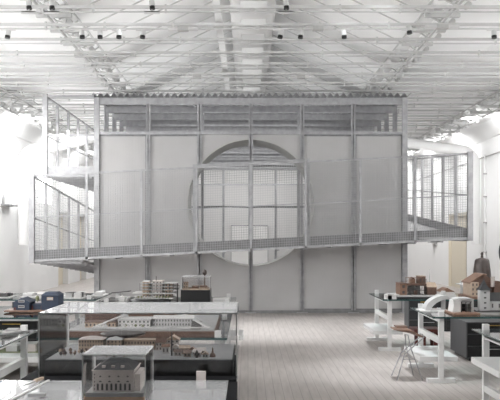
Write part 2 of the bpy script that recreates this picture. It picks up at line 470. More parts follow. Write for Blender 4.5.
# ------------------------------------------------------------------ walkway wrapping the pavilion
WX0, WX1, WY0, WY1 = -4.73, 4.86, 17.52, 18.60
RH = 1.86
def zf(x): return 1.27 + (x-WX0)/(WX1-WX0)*.49          # deck height of the front flight
def zr(y): return 1.76 + .077*(y-WY0)                   # right flight climbs to the back
def zl(y): return 1.27 - .077*(y-WY0)                   # left flight drops to the back
wk = thing('access_walkway', (.065, WY0, 0), 'long sloping caged steel walkway wrapped around the pavilion front and sides', 'walkway')
def meshpanel(P, Q, h0, h1, parent, step=.052, r=.006):
    """woven wire infill between feet P and Q, from h0 to h1 above them"""
    P, Q = Vector(P), Vector(Q); L = (Q-P).length; mb = MB(); nv = int(L/step)
    for i in range(nv+1):
        p = P.lerp(Q, i/nv); mb.bar(p+Vector((0,0,h0)), p+Vector((0,0,h1)), r, r, 'wire')
    nh = int((h1-h0)/step)
    for i in range(nh+1):
        z = h0+(h1-h0)*i/nh; mb.bar(P+Vector((0,0,z)), Q+Vector((0,0,z)), r, r, 'wire')
    return mb.build('mesh_panel', parent)
def section(P, Q, nb, parent, inner, w=.055, kick=.2, mesh=True, m='galv', first=True, last=True):
    """caged rail from P to Q (deck heights) in nb bays; inner = offset to the other deck edge"""
    P, Q = Vector(P), Vector(Q); inner = Vector(inner)
    for z, s, nm in ((RH-.02, .04, 'top_rail'), (RH/2, .026, 'middle_rail')):
        MB().bar(P+Vector((0,0,z)), Q+Vector((0,0,z)), s, s, m).build(nm, parent)
    MB().bar(P+Vector((0,0,-.02)), Q+Vector((0,0,-.02)), .05, .05, m).build('edge_beam', parent)
    if kick: MB().bar(P+inner.normalized()*.04+Vector((0,0,kick/2)), Q+inner.normalized()*.04+Vector((0,0,kick/2)), .006, kick, 'galvd').build('kick_plate', parent)
    for i in range(nb+1):
        if (i == 0 and not first) or (i == nb and not last): continue
        p = P.lerp(Q, i/nb); MB().bar(p+Vector((0,0,-.06)), p+Vector((0,0,RH)), w, .05, m, up=(0,1,0)).build('post', parent)
    if mesh:
        for i in range(nb): meshpanel(P.lerp(Q, i/nb), P.lerp(Q, (i+1)/nb), 0, RH-.03, parent)
    # deck and joists
    a, b, c, d = P, Q, Q+inner, P+inner
    t = Vector((0,0,.035))
    MB().add([a-t, b-t, c-t, d-t, a, b, c, d], [(0,3,2,1),(4,5,6,7),(0,1,5,4),(1,2,6,5),(2,3,7,6),(3,0,4,7)], 'deck').build('deck', parent)
    for i in range(nb*2+1):
        p = P.lerp(Q, min(.995, max(.005, i/(nb*2)))); MB().bar(p+Vector((0,0,-.055))+inner*.03, p+inner*.97+Vector((0,0,-.055)), .05, .045, m).build('joist', parent)
dy = WY1-WY0
section((WX0, WY0, zf(WX0)), (WX1, WY0, zf(WX1)), 8, wk, (0, dy, 0))
section((WX1, WY0, zr(WY0)), (WX1, WY0+1.2*16, zr(WY0+1.2*16)), 16, wk, (-1.12, 0, 0), first=False, mesh=False, w=.06)
section((WX0, WY0, zl(WY0)), (WX0, WY0+1.2*13, zl(WY0+1.2*13)), 13, wk, (1.12, 0, 0), first=False, mesh=False, w=.06)
for x, z in ((WX0, zf(WX0)), (WX1, zf(WX1))):
    MB().box(x-.055, x+.055, WY0-.055, WY0+.055, z-.07, z+RH+.02, 'galv').build('corner_post', wk)
for j in range(4):
    ya = WY0+1.2*j
    meshpanel((WX1, ya, zr(ya)), (WX1, ya+1.2, zr(ya+1.2)), 0, RH-.03, wk, .08, .004)
    meshpanel((WX0, ya, zl(ya)), (WX0, ya+1.2, zl(ya+1.2)), 0, RH-.03, wk, .08, .004)
for x in (UX[2]-.08, UX[4]+.03):               # heavier gate posts in front of the round window
    yy = WY0+.03; z = zf(x)
    MB().box(x-.0, x+.06, yy, yy+.05, z-.05, z+RH+.06, 'galv').build('gate_post', wk)
za, zb = zf(UX[2])+RH+.03, zf(UX[4])+RH+.03
MB().bar((UX[2], WY0+.05, za), (UX[4], WY0+.05, zb), .04, .045, 'galv').build('gate_lintel', wk)
# upper platform on the left
up = thing('upper_platform', (WX0, 18.66, 0), 'flat caged steel platform high up on the left side of the pavilion', 'platform')
PZ = 3.22; RHs = RH; 
section((WX0, 18.66, PZ), (WX0, 18.66+1.2*14, PZ), 14, up, (1.12, 0, 0), w=.06, mesh=False)
for z, s_ in ((PZ+RH-.02, .05), (PZ+RH/2, .035), (PZ-.02, .05)):
    MB().bar((WX0, 18.66, z), (BX0-.06, 18.66, z), s_, s_, 'galv').build('end_rail', up)
MB().box(WX0-.05, WX0+.06, 18.6, 18.7, PZ-.08, PZ+RH+.02, 'galv').build('corner_post', up)
MB().box(WX0, BX0-.06, 18.64, 18.65, PZ-.02, PZ+.2, 'galv').build('kick_plate', up)
meshpanel((WX0, 18.66, PZ), (BX0-.08, 18.66, PZ), 0, .9, up, .1, .003)

# ------------------------------------------------------------------ display tables
def table(x0, x1, y0, y1, label, top='glass', ends=(1, 1), shelf_z=.27, rails=(.5,), over=.12, zt=.8, grp='white trestle display tables', post=True, ix=.12, short=0):
    t = thing('trestle_table', ((x0+x1)/2, (y0+y1)/2, 0), label, 'table', grp)
    tt = MB().box(x0, x1, y0, y1, zt-.012, zt, 'glass' if top == 'glass' else top)
    o = tt.build('tabletop', t)
    if top == 'glass':
        e = MB()
        e.box(x0, x1, y0-.003, y0+.0, zt-.02, zt+.001, 'edge').box(x0, x1, y1, y1+.003, zt-.012, zt, 'edge')
        e.box(x0-.003, x0, y0, y1, zt-.014, zt, 'edge').box(x1, x1+.003, y0, y1, zt-.014, zt, 'edge'); e.build('glass_edge', o)
    pw = .06
    for s, xe in ((1, x0+ix), (-1, x1-ix)):
        for yy in (y0+.08, y1-.08):
            f = MB().box(xe-pw/2, xe+pw/2, yy-pw/2, yy+pw/2, .05, .86, 'white').build('post', t)
            B(xe-.17, xe+.17, yy-.05, yy+.05, 0, .05, 'white').build('foot', f)
        for z in rails: B(xe-.025, xe+.025, y0+.1, y1-.1, z-.035, z+.035, 'white').build('cross_rail', t)
        B(xe-.025, xe+.025, y0+.11, y1-.11, zt-.07, zt-.014, 'white').build('bearer', t)
    if shelf_z:
        a, b = (x0-over, x1+over) if not short else ((x0-over, x0+.34) if short > 0 else (x1-.42, x1+over))
        B(a, b, y0+.15, y1-.15, shelf_z-.03, shelf_z+.03, 'white').build('shelf', t)
    return t
# right hand rows, near to far
table(2.34, 5.6, 7.15, 8.36, 'white trestle table cut by the right edge, its shelf at knee height', shelf_z=.50, rails=(.2, .745), over=.05)
table(2.22, 5.6, 9.62, 10.92, 'glass topped white trestle table carrying the grey church model', short=1)
table(2.08, 5.4, 12.35, 13.75, 'glass topped white trestle table carrying the steel and timber house model', short=1)
table(4.35, 7.0, 15.4, 16.8, 'white trestle table carrying the dark bronze dome at right', top='card', shelf_z=None)
# left hand rows
table(-5.6, -2.17, 7.0, 8.26, 'glass topped white trestle table at the left edge with small grey models')
table(-5.8, -2.25, 9.55, 11.2, 'glass topped white trestle table carrying the blue house model')
table(-6.3, -2.35, 12.35, 13.75, 'glass topped white trestle table of low white models at left before the walkway')
# centre rows
table(-2.2, -.19, 11.65, 12.85, 'glass topped white trestle table carrying the black plinth with bobble tree', short=-1)
table(-2.0, -.2, 7.6, 10.0, 'glass topped white trestle table behind the long acrylic case', ix=.09, over=0)
t = thing('display_table', (-.85, 5.9, 0), 'black topped table carrying the long acrylic case', 'table')
B(-1.53, -.08, 5.36, 6.5, .74, .80, 'matt').build('tabletop', t)
for x in (-1.45, -.18):
    for y in (5.5, 6.4): B(x-.03, x+.03, y-.03, y+.03, 0, .74, 'white').build('leg', t)
B(-1.45, -.18, 5.5, 6.4, .25, .29, 'white').build('shelf', t)
# nearest glazed display tables
def flat_case(x0, x1, y0, y1, label, frame, strips, inside):
    c = thing('flat_display_case', ((x0+x1)/2, (y0+y1)/2, 0), label, 'display case')
    B(x0, x1, y0, y1, .62, .66, frame).build('tray', c)
    w = .03 if frame == 'white' else .06
    f = MB().box(x0, x1, y0, y0+w, .66, .795, frame).box(x0, x1, y1-.02, y1, .66, .795, frame).box(x0, x0+.02, y0, y1, .66, .795, frame).box(x1-w, x1, y0, y1, .66, .795, frame)
    f.build('frame', c)
    B(x0+.02, x1-w, y0+w, y1-.02, .66, .665, inside).build('lining', c)
    B(x0+.005, x1-w, y0+.005, y1-.005, .795, .803, 'acryltop').build('lid', c)
    for (xa, ya, xb, yb) in strips:
        MB().bar((xa, ya, .808), (xb, yb, .808), .012, .008, 'white').build('lid_bar', c)
    for x in (x0+.1, x1-.1):
        for y in (y0+.1, y1-.1): B(x-.03, x+.03, y-.03, y+.03, 0, .62, 'white').build('leg', c)
    return c
flat_case(-2.35, -.67, 3.9, 5.33, 'wide white lined glass case at bottom left corner, palazzo model on its lid', 'white', [(-1.32, 5.3, -1.42, 4.2), (-1.62, 5.3, -1.9, 4.2)], 'white')
flat_case(-.66, -.07, 3.9, 5.33, 'narrow black framed glass case right of the palazzo model', 'matt', [], 'lgrey')
p = MB().box(-.345, -.282, 5.332, 5.357, .0, .86, 'pink')
tag(p.build('square_post'), 'square pale post standing against back edge of narrow black framed case', 'post')
# things on the near case
k = thing('wooden_spatula', W(43, 384, 5.2), 'small wood handled tool lying on the wide glass lid', 'tool')
MB().bar((-1.385, 5.2, .822), (-1.36, 5.3, .822), .02, .018, 'tan').build('handle', k); MB().bar((-1.42, 5.05, .818), (-1.385, 5.2, .818), .01, .008, 'chrome').build('blade', k)
k = B(-1.3, -1.2, 4.72, 4.76, .812, .83, 'grey'); tag(k.build('grey_clip'), 'short dark grey bar lying on the wide glass lid at bottom left', 'clip')
# low black drawer cabinets
def cabinet(x0, x1, y0, y1, z0, z1, label, cols, rows, grp='black drawer cabinets under the tables'):
    c = thing('drawer_cabinet', ((x0+x1)/2, (y0+y1)/2, 0), label, 'cabinet', grp)
    B(x0, x1, y0, y1, z0, z1, 'cablit').build('body', c); B(x0+.05, x1-.05, y0+.05, y1-.05, 0, z0, 'black').build('plinth', c)
    for i in range(cols):
        a = x0+(x1-x0)*i/cols; b = x0+(x1-x0)*(i+1)/cols
        for j in range(rows):
            c0 = z0+(z1-z0)*j/rows; d0 = z0+(z1-z0)*(j+1)/rows
            dr = B(a+.01, b-.01, y0-.015, y0, c0+.008, d0-.008, 'cab').build('drawer', c)
            B((a+b)/2-.13, (a+b)/2+.13, y0-.025, y0-.015, d0-.05, d0-.04, 'brass' if j == rows-1 else 'chrome').build('handle', dr)
    return c
cabinet(3.1, 5.3, 11.35, 12.25, .05, .555, 'black drawer cabinet with brass top handles, behind the church model table', 3, 3)
cabinet(3.0, 4.4, 14.95, 15.35, .03, .60, 'black drawer cabinet behind the steel and timber house model table', 2, 3)
cabinet(-5.2, -3.0, 11.4, 12.25, .05, .57, 'black drawer cabinet under the table with the blue house', 3, 2)
# brown legged low stand behind the stool
t = thing('low_bench', (2.85, 12.9, 0), 'low dark red wooden bench standing under the table behind the wire stool', 'bench')
for x in (2.70, 2.80, 3.0): B(x-.035, x+.035, 12.75, 12.82, 0, .26, 'red').build('leg', t)
B(2.64, 3.08, 12.7, 13.1, .26, .3, 'red').build('seat', t)
B(2.97, 3.03, 13.0, 13.06, 0, .26, 'red').build('leg', t)

# ------------------------------------------------------------------ wire stool
st = thing('wire_stool', (1.98, 9.95, 0), 'folding wire legged stool with a bent plywood seat', 'stool')
vs = []; fs = []; NU, NV = 16, 8
for i in range(NU+1):
    u = i/NU
    for j in range(NV+1):
        v = j/NV*2-1
        wdt = .16*(math.sin(PI*min(1, .18+u*.82))**.5)
        x = 1.79+.40*u; z = .655-.11*u+.02*math.cos(PI*(u-.5)*2)-.035*(1-v*v)*math.sin(PI*u)
        vs.append((x, 9.95+v*wdt, z))
nn = len(vs); vs += [(a, b, c-.014) for a, b, c in vs]
for i in range(NU):
    for j in range(NV):
        a = i*(NV+1)+j; q = (a, a+NV+1, a+NV+2, a+1); fs += [q, tuple(k+nn for k in q[::-1])]
for i in range(NU):
    for j in (0, NV):
        a = i*(NV+1)+j; fs.append((a, a+NV+1, a+NV+1+nn, a+nn))
for j in range(NV):
    for i in (0, NU):
        a = i*(NV+1)+j; fs.append((a, a+1, a+1+nn, a+nn))
MB().add(vs, fs, 'lbrown', True).build('seat', st)
B(1.83, 1.97, 9.86, 10.04, .645, .66, 'brown').build('seat_pad', st)
fa, ne = 10.12, 9.79
def L(px_, py, Y): x, y, z = W(px_, py, Y); return (x, y, max(z, .008))
MB().tube([L(420,333.5,fa), L(421,336,fa), L(416,340,fa), L(401,353,fa), L(391.5,378,fa)], .008, 'steel', 8).build('leg', st)
MB().tube([L(422,334,ne), L(424,337,ne), L(420,341,ne), L(404.5,354,ne), L(397,381.5,ne)], .008, 'steel', 8).build('leg', st)
MB().tube([L(405,334,fa), L(406,346,fa), L(413.5,377.5,fa)], .007, 'steel', 8).build('leg', st)
MB().tube([L(408,335,ne), L(410.5,347,ne), L(422.5,381.5,ne)], .007, 'steel', 8).build('leg', st)
MB().tube([L(400.5,356,fa), L(403,359.5,ne)], .005, 'steel', 6).build('cross_bar', st)
MB().tube([L(408.7,356,fa), L(414.2,359.5,ne)], .005, 'steel', 6).build('cross_bar', st)
MB().tube([L(403,359.5,ne), L(414.2,359.5,ne)], .005, 'steel', 6).build('side_bar', st)
MB().tube([L(400.5,356,fa), L(408.7,356,fa)], .005, 'steel', 6).build('side_bar', st)
MB().tube([L(405,334,fa), L(408,335,ne)], .007, 'steel', 6).build('top_bar', st)

# ------------------------------------------------------------------ acrylic cases
def case(x0, x1, y0, y1, z0, z1, label, grp='clear acrylic display cases', e=.006):
    c = thing('acrylic_case', ((x0+x1)/2, (y0+y1)/2, z0), label, 'display case', grp)
    t = .004
    for a in ((x0, x1, y0, y0+t, z0, z1), (x0, x1, y1-t, y1, z0, z1), (x0, x0+t, y0+t, y1-t, z0, z1), (x1-t, x1, y0+t, y1-t, z0, z1)):
        B(*a, 'acryl').build('side_panel', c)
    B(x0, x1, y0, y1, z1, z1+t, 'acryltop').build('top_panel', c)
    f = MB()
    for x in (x0, x1-e):
        for y in (y0, y1-e): f.box(x, x+e, y, y+e, z0, z1, 'acredge')
        f.box(x, x+e, y0, y1, z1-e/2, z1+e/2, 'acredge')
    for y in (y0, y1-e): f.box(x0, x1, y, y+e, z1-e/2, z1+e/2, 'acredge')
    f.build('glued_edge', c)
    return c
def house(parent, x0, x1, y0, y1, z0, h, wall='pink', roof='slate', style='flat', nx=0, nz=0, rh=.03, nyw=0, ww=.35, wh=.5, name='building'):
    mb = B(x0, x1, y0, y1, z0, z0+h, wall)
    if nx:
        cw = (x1-x0)/nx; ch = h/nz
        for i in range(nx):
            for j in range(nz):
                xa = x0+cw*(i+.5-ww/2); zz = z0+ch*(j+.5-wh/2)
                mb.box(xa, xa+cw*ww, y0-.0015, y0, zz, zz+ch*wh, 'dark')
    if nyw:
        cw = (y1-y0)/nyw; ch = h/max(nz, 1)
        for i in range(nyw):
            for j in range(max(nz, 1)):
                ya = y0+cw*(i+.5-ww/2); zz = z0+ch*(j+.5-wh/2)
                mb.box(x1, x1+.0015, ya, ya+cw*ww, zz, zz+ch*wh, 'dark'); mb.box(x0-.0015, x0, ya, ya+cw*ww, zz, zz+ch*wh, 'dark')
    b = mb.build(name, parent)
    e = .006; z = z0+h; r = MB(); xm, ym = (x0+x1)/2, (y0+y1)/2
    if style == 'flat': r.box(x0-e, x1+e, y0-e, y1+e, z, z+.006, roof)
    elif style == 'gx': r.prismx([(y0-e, z-.002), (y1+e, z-.002), (ym, z+rh)], x0-e, x1+e, roof)
    elif style == 'gy': r.prism([(x0-e, z-.002), (x1+e, z-.002), (xm, z+rh)], y0-e, y1+e, roof)
    elif style == 'hip':
        i = min((x1-x0), (y1-y0))/2*.95
        if x1-x0 > y1-y0: top = [(x0+i, ym), (x1-i, ym)]
        else: top = [(xm, y0+i), (xm, y1-i)]
        vs = [(x0-e,y0-e,z),(x1+e,y0-e,z),(x1+e,y1+e,z),(x0-e,y1+e,z),(top[0][0],top[0][1],z+rh),(top[1][0],top[1][1],z+rh)]
        fs = [(0,1,5,4),(1,2,5),(2,3,4,5),(3,0,4),(0,3,2,1)] if x1-x0 > y1-y0 else [(0,1,4),(1,2,5,4),(2,3,5),(3,0,4,5),(0,3,2,1)]
        r.add(vs, fs, roof)
    elif style == 'saw':
        k = max(2, int((x1-x0)/.05)); w = (x1-x0)/k
        for i in range(k): r.prism([(x0+i*w, z), (x0+(i+1)*w, z), (x0+i*w, z+rh)], y0, y1, roof)
    if r.v: r.build('roof', b)
    return b
def tree(parent, x, y, z, r=.012, m='brown', hgt=.02):
    mb = MB().tube([(x, y, z), (x, y, z+hgt)], .0015, 'brown', 5)
    mb.lathe(x, y, [(r*.3, z+hgt*.7), (r, z+hgt*.9+r*.5), (r*.8, z+hgt+r*1.2), (r*.1, z+hgt+r*1.8)], m, 7)
    return mb.build('tree', parent)

# --- palazzo in its case
ZN = .803
case(-.955, -.588, 4.6, 4.98, ZN+.0, 1.077, 'small acrylic case around the pale palazzo model at the bottom left')
m = thing('palazzo_model', (-.77, 4.78, ZN), 'pale palazzo model with arched windows on wooden base inside the small case', 'architectural model')
B(-.945, -.598, 4.61, 4.97, ZN, .833, 'beech').build('wooden_base', m)
B(-.94, -.602, 4.615, 4.965, .833, .855, 'grey').build('plinth', m)
x0, x1, y0, y1, z0, z1 = -.905, -.665, 4.66, 4.93, .855, .975
mb = B(x0, x1, y0, y1, z0, z1, 'pink')
for i in range(8):                               # tall arched ground windows
    xa = x0+.03+i*.0265; mb.box(xa-.006, xa+.006, y0-.002, y0, z0+.008, z0+.042, 'dark'); 
    mb.prism([(xa+.006*math.cos(t*PI/6), z0+.042+.006*math.sin(t*PI/6)) for t in range(7)], y0-.002, y0, 'dark')
for i in range(4):
    xa = x0+.045+i*.053; mb.prism([(xa+.008*math.cos(t*PI/6), z0+.056+.008*math.sin(t*PI/6)) for t in range(7)], y0-.002, y0, 'dark')
    for z in (.085,): mb.box(xa-.005, xa+.005, y0-.002, y0, z0+z, z0+z+.008, 'dark')
for j in range(5): mb.box(x0+.008, x0+.014, y0-.002, y0, z0+.012+j*.021, z0+.02+j*.021, 'dark')
for i in range(5):
    for j in range(4): mb.box(x1, x1+.002, y0+.03+i*.05, y0+.045+i*.05, z0+.015+j*.027, z0+.027+j*.027, 'dark')
mb.box(x0-.005, x1+.005, y0-.006, y1+.005, z1, z1+.006, 'pink').box(x0-.003, x1+.003, y0-.004, y0, z0+.074, z0+.077, 'pink')
w = mb.build('facade', m)
B(x1+.002, x1+.035, y0+.02, y1-.01, z0, z1-.02, 'pink').build('side_wing', m)
vs = [(x0,y0,z1+.006),(x1,y0,z1+.006),(x1,y1,z1+.006),(x0,y1,z1+.006),(x0+.07,y0+.09,z1+.05),(x1-.07,y0+.09,z1+.05),(x1-.07,y1-.07,z1+.05),(x0+.07,y1-.07,z1+.05)]
MB().add(vs, [(0,1,5,4),(1,2,6,5),(2,3,7,6),(3,0,4,7),(4,5,6,7),(0,3,2,1)], 'slate').build('roof', m)
for i in range(3): B(x0+.05+i*.055, x0+.07+i*.055, y0+.02, y0+.04, z1+.012, z1+.028, 'pink').build('dormer', m)

# --- long case with harbour town
ZC = .80
case(-1.443, -.075, 5.5, 6.42, ZC, 1.232, 'long acrylic case on the black topped table around the harbour town model', e=.008)
m = thing('town_model', (-.76, 5.95, ZC), 'harbour town model on a dark base inside the long acrylic case', 'architectural model')
B(-1.405, -.105, 5.53, 6.38, ZC, .905, 'slate').build('base', m)
B(-.66, -.105, 5.525, 5.53, ZC+.005, .90, 'black').build('base_front', m)
zb = .905
B(-1.40, -.11, 5.54, 6.37, zb, zb+.004, 'grey').build('ground', m)
zb += .004
house(m, -1.26, -1.08, 5.95, 6.1, zb, .085, 'tan', 'pink', 'hip', 9, 3, .02, 4)
house(m, -1.06, -.95, 6.0, 6.18, zb, .075, 'tan', 'lgrey', 'hip', 4, 3, .02, 4)
house(m, -.93, -.70, 6.02, 6.12, zb, .07, 'tan', 'tan', 'flat', 10, 2)
house(m, -.69, -.62, 5.98, 6.14, zb, .06, 'pink', 'brown', 'gx', 3, 2)
house(m, -.61, -.52, 6.02, 6.12, zb, .075, 'pink', 'tan', 'gy', 3, 3)
for (x, y, w, d, h, r, a) in ((-.60, 5.85, .05, .06, .05, 'lbrown', 'gx'), (-.53, 5.9, .06, .05, .04, 'pink', 'gy'), (-.46, 5.82, .07, .05, .045, 'tan', 'gx'), (-.40, 5.76, .05, .05, .04, 'lbrown', 'gy'),
    (-.34, 5.8, .06, .05, .03, 'pink', 'gx'), (-.5, 5.72, .05, .04, .03, 'brown', 'gx'), (-.43, 5.68, .05, .035, .03, 'lbrown', 'gx'), (-.36, 5.68, .05, .04, .035, 'pink', 'gx'), (-.3, 5.64, .04, .04, .025, 'tan', 'gy'),
    (-1.02, 5.85, .06, .05, .03, 'lbrown', 'gx'), (-.95, 5.9, .07, .05, .025, 'tan', 'flat'), (-1.12, 5.8, .05, .04, .02, 'brown', 'gx'), (-.86, 5.86, .08, .05, .03, 'pink', 'gx'), (-.76, 5.86, .06, .05, .03, 'tan', 'gx')):
    house(m, x-w/2, x+w/2, y-d/2, y+d/2, zb, h, R.choice(('pink', 'tan', 'card')), r, a, 2, 1, .018)
MB().tube([(-.545, 5.72, zb), (-.545, 5.72, zb+.17)], [.006, .004], 'dark', 8).build('chimney', m)
MB().lathe(-.25, 5.66, [(.022, zb), (.02, zb+.02), (.008, zb+.03), (.005, zb+.055), (.001, zb+.07)], 'brown', 8).build('church', m)
MB().lathe(-.36, 5.63, [(.010, zb), (.01, zb+.04), (.001, zb+.055)], 'dbrown', 8).build('tower', m)
for i in range(26):
    tree(m, R.uniform(-1.37, -1.12), R.uniform(5.66, 5.92), zb, R.uniform(.008, .014), R.choice(('brown', 'brown', 'dbrown', 'tan')), .012)
for i in range(16): tree(m, R.uniform(-1.1, -.75), R.uniform(5.6, 5.8), zb, R.uniform(.006, .011), R.choice(('brown', 'tan')), .01)
MB().lathe(-.98, 6.27, [(.02, zb+.05), (.17, zb+.085), (.18, zb+.095), (.15, zb+.10)], 'dbrown', 24).build('oval_roof', m)

# --- exhibition hall model on the table behind
ZG = .80
m = thing('exhibition_hall_model', (-1.0, 8.4, ZG), 'wide brown based model of pale halls under glazed roofs behind the long acrylic case', 'architectural model')
B(-1.75, -.32, 7.7, 9.3, ZG, ZG+.05, 'brown').build('base', m)
B(-1.74, -.33, 7.72, 9.28, ZG+.05, ZG+.06, 'grey').build('ground', m)
z = ZG+.06
house(m, -1.3, -.98, 8.0, 8.3, z, .07, 'card', 'lgrey', 'flat', 8, 2)
house(m, -.96, -.55, 8.05, 8.35, z, .08, 'lgrey', 'card', 'gx', 14, 2, .02)
house(m, -1.68, -1.36, 8.25, 8.6, z, .14, 'brown', 'lbrown', 'flat', 14, 4)
house(m, -1.62, -1.32, 7.95, 8.15, z, .05, 'tan', 'brown', 'flat', 8, 1)
house(m, -1.3, -.8, 8.7, 9.0, z, .09, 'lbrown', 'brown', 'flat', 14, 2)
for (xa, ya, xb, yb, w) in ((-1.5, 7.76, -1.1, 8.6, .03), (-.38, 7.76, -.85, 8.6, .03), (-1.5, 7.76, -.38, 7.76, .03), (-1.1, 8.6, -.85, 8.6, .03)):
    MB().bar((xa, ya, z+.02 if ya < 8 else z+.16), (xb, yb, z+.02 if yb < 8 else z+.16), w, .012, 'lgrey').build('roof_truss', m)
for i in range(14): tree(m, R.uniform(-1.45, -1.0), R.uniform(7.78, 7.95), z, .014, R.choice(('green', 'lgrey', 'card')), .015)
MB().prismx([(7.8, z), (8.0, z), (8.0, z+.06)], -.56, -.46, 'dark').build('ramp', m)

# --- on the far centre table
m = thing('layered_block_model', (-1.42, 12.2, ZG), 'layered white and brown apartment model on a curved black base on the far centre table', 'architectural model')
pts = [(-1.76+.58*t/12, 11.88+.04*math.sin(t/12*PI)) for t in range(13)]
MB().box(-1.76, -1.18, 11.9, 12.5, ZG, ZG+.02, 'black').lathe(-1.55, 11.98, [(.2, ZG), (.2, ZG+.035), (.17, ZG+.04)], 'black', 24).build('base', m)
for zz, xa, xb, y in ((.04, -1.70, -1.12, 11.95), (.11, -1.74, -1.1, 12.0), (.165, -1.64, -1.06, 12.05), (.21, -1.64, -1.06, 12.08), (.255, -1.64, -1.06, 12.1)):
    B(xa, xb, y, 12.45, ZG+zz, ZG+zz+.012, 'card' if zz < .15 else 'lgrey').build('floor_plate', m)
house(m, -1.45, -1.3, 12.12, 12.42, ZG+.05, .245, 'pink', 'pink', 'flat', 3, 5)
house(m, -1.60, -1.50, 12.12, 12.42, ZG+.05, .235, 'tan', 'card', 'flat', 2, 5)
house(m, -1.26, -1.16, 12.14, 12.42, ZG+.05, .21, 'tan', 'brown', 'flat', 2, 4)
for i in range(10): B(-1.63+i*.063, -1.625+i*.063, 12.04, 12.05, ZG+.16, ZG+.27, 'dbrown').build('column', m)
MB().tube([(-1.40, 12.2, ZG+.29), (-1.40, 12.2, ZG+.37)], .006, 'dbrown', 6).build('chimney', m)
B(-1.075, -1.055, 12.05, 12.1, ZG, ZG+.27, 'dark').build('lift_tower', m)
for i in range(12): tree(m, -1.68+i*.045, R.uniform(11.92, 11.97), ZG+.04, .016, R.choice(('green', 'card', 'green')), .02)
m = thing('plinth_model', (-.8, 12.1, ZG), 'black plinth holding a timber model with a tall bobble tree under a small clear hood', 'architectural model')
B(-1.0, -.565, 11.9, 12.35, ZG, ZG+.175, 'black').build('plinth', m)
B(-.98, -.58, 11.92, 12.33, ZG+.175, ZG+.195, 'tan').build('timber_base', m)
house(m, -.965, -.90, 11.98, 12.06, ZG+.195, .09, 'tan', 'lbrown', 'flat', 2, 2)
house(m, -.84, -.74, 11.98, 12.1, ZG+.195, .02, 'lbrown', 'brown', 'gx', 0, 0, .02)
house(m, -.72, -.62, 12.0, 12.1, ZG+.195, .02, 'tan', 'lbrown', 'gx', 0, 0, .02)
tr = MB().tube([(-.655, 12.12, ZG+.195), (-.655, 12.12, ZG+.40)], .008, 'brown', 8).build('tree_trunk', m)
MB().lathe(-.655, 12.12, [(.006, ZG+.385), (.03, ZG+.40), (.034, ZG+.43), (.026, ZG+.46), (.004, ZG+.475)], 'dbrown', 14).build('tree_crown', m)
case(-.99, -.57, 11.91, 12.34, ZG+.196, ZG+.37, 'small clear hood over the timber model on the black plinth')
mb = B(-.52, -.28, 11.9, 12.1, ZG, ZG+.055, 'card').box(-.50, -.3, 11.898, 11.9, ZG+.02, ZG+.03, 'grey')
tag(mb.build('low_white_model'), 'low white block model lying right of the black plinth', 'architectural model')
mb = B(-1.93, -1.85, 11.95, 12.1, ZG, ZG+.07, 'card').box(-1.84, -1.8, 11.95, 12.05, ZG, ZG+.04, 'lgrey')
tag(mb.build('small_white_model'), 'small white cube model left of the layered apartment model', 'architectural model')

# --- blue house
m = thing('blue_house_model', (-2.75, 10.35, ZG), 'dark blue gabled house model with tower on a wooden base', 'architectural model')
B(-3.10, -2.36, 10.15, 10.65, ZG+.012, ZG+.03, 'lbrown').build('base', m)
B(-3.04, -2.42, 10.18, 10.6, ZG, ZG+.012, 'brown').build('base_foot', m)
z = ZG+.03
g = MB().box(-2.99, -2.79, 10.2, 10.5, z, z+.10, 'blue').prism([(-3.0, z+.10), (-2.78, z+.10), (-2.89, z+.155)], 10.2, 10.5, 'blue')
for zz in (.03, .10): g.box(-2.93, -2.85, 10.197, 10.2, z+zz, z+zz+.03, 'lgrey').box(-2.925, -2.855, 10.195, 10.197, z+zz+.008, z+zz+.022, 'dark')
g.build('gabled_wing', m)
MB().box(-2.79, -2.64, 10.28, 10.5, z, z+.07, 'blue').box(-2.78, -2.76, 10.278, 10.28, z, z+.05, 'red').box(-2.66, -2.645, 10.278, 10.28, z, z+.05, 'red').build('link_wing', m)
tw = MB().box(-2.64, -2.42, 10.22, 10.5, z, z+.185, 'blue').box(-2.42, -2.36, 10.28, 10.45, z, z+.07, 'blue'); tw.box(-2.57, -2.49, 10.217, 10.22, z+.125, z+.165, 'tan').box(-2.56, -2.50, 10.215, 10.217, z+.135, z+.155, 'lgrey')
tw = tw.build('tower', m)
vs = [(-2.65,10.21,z+.185),(-2.41,10.21,z+.185),(-2.41,10.51,z+.185),(-2.65,10.51,z+.185),(-2.60,10.27,z+.225),(-2.46,10.27,z+.225),(-2.46,10.45,z+.225),(-2.60,10.45,z+.225)]
MB().add(vs, [(0,1,5,4),(1,2,6,5),(2,3,7,6),(3,0,4,7),(4,5,6,7),(0,3,2,1)], 'blue').build('roof', tw)
for x, y, h in ((-2.75, 10.45, .10), (-2.70, 10.5, .11), (-2.73, 10.55, .09), (-2.67, 10.45, .085)): tree(m, x, y, z+.02, .028, R.choice(('green', 'card')), h)
B(-2.98, -2.96, 10.197, 10.2, z, z+.035, 'red').build('door', m)
B(-3.16, -3.0, 10.72, 10.9, ZG, ZG+.09, 'slate').build('grey_block', thing('slate_block_model', (-3.08, 10.8, ZG), 'small slate block model behind the blue house', 'architectural model'))

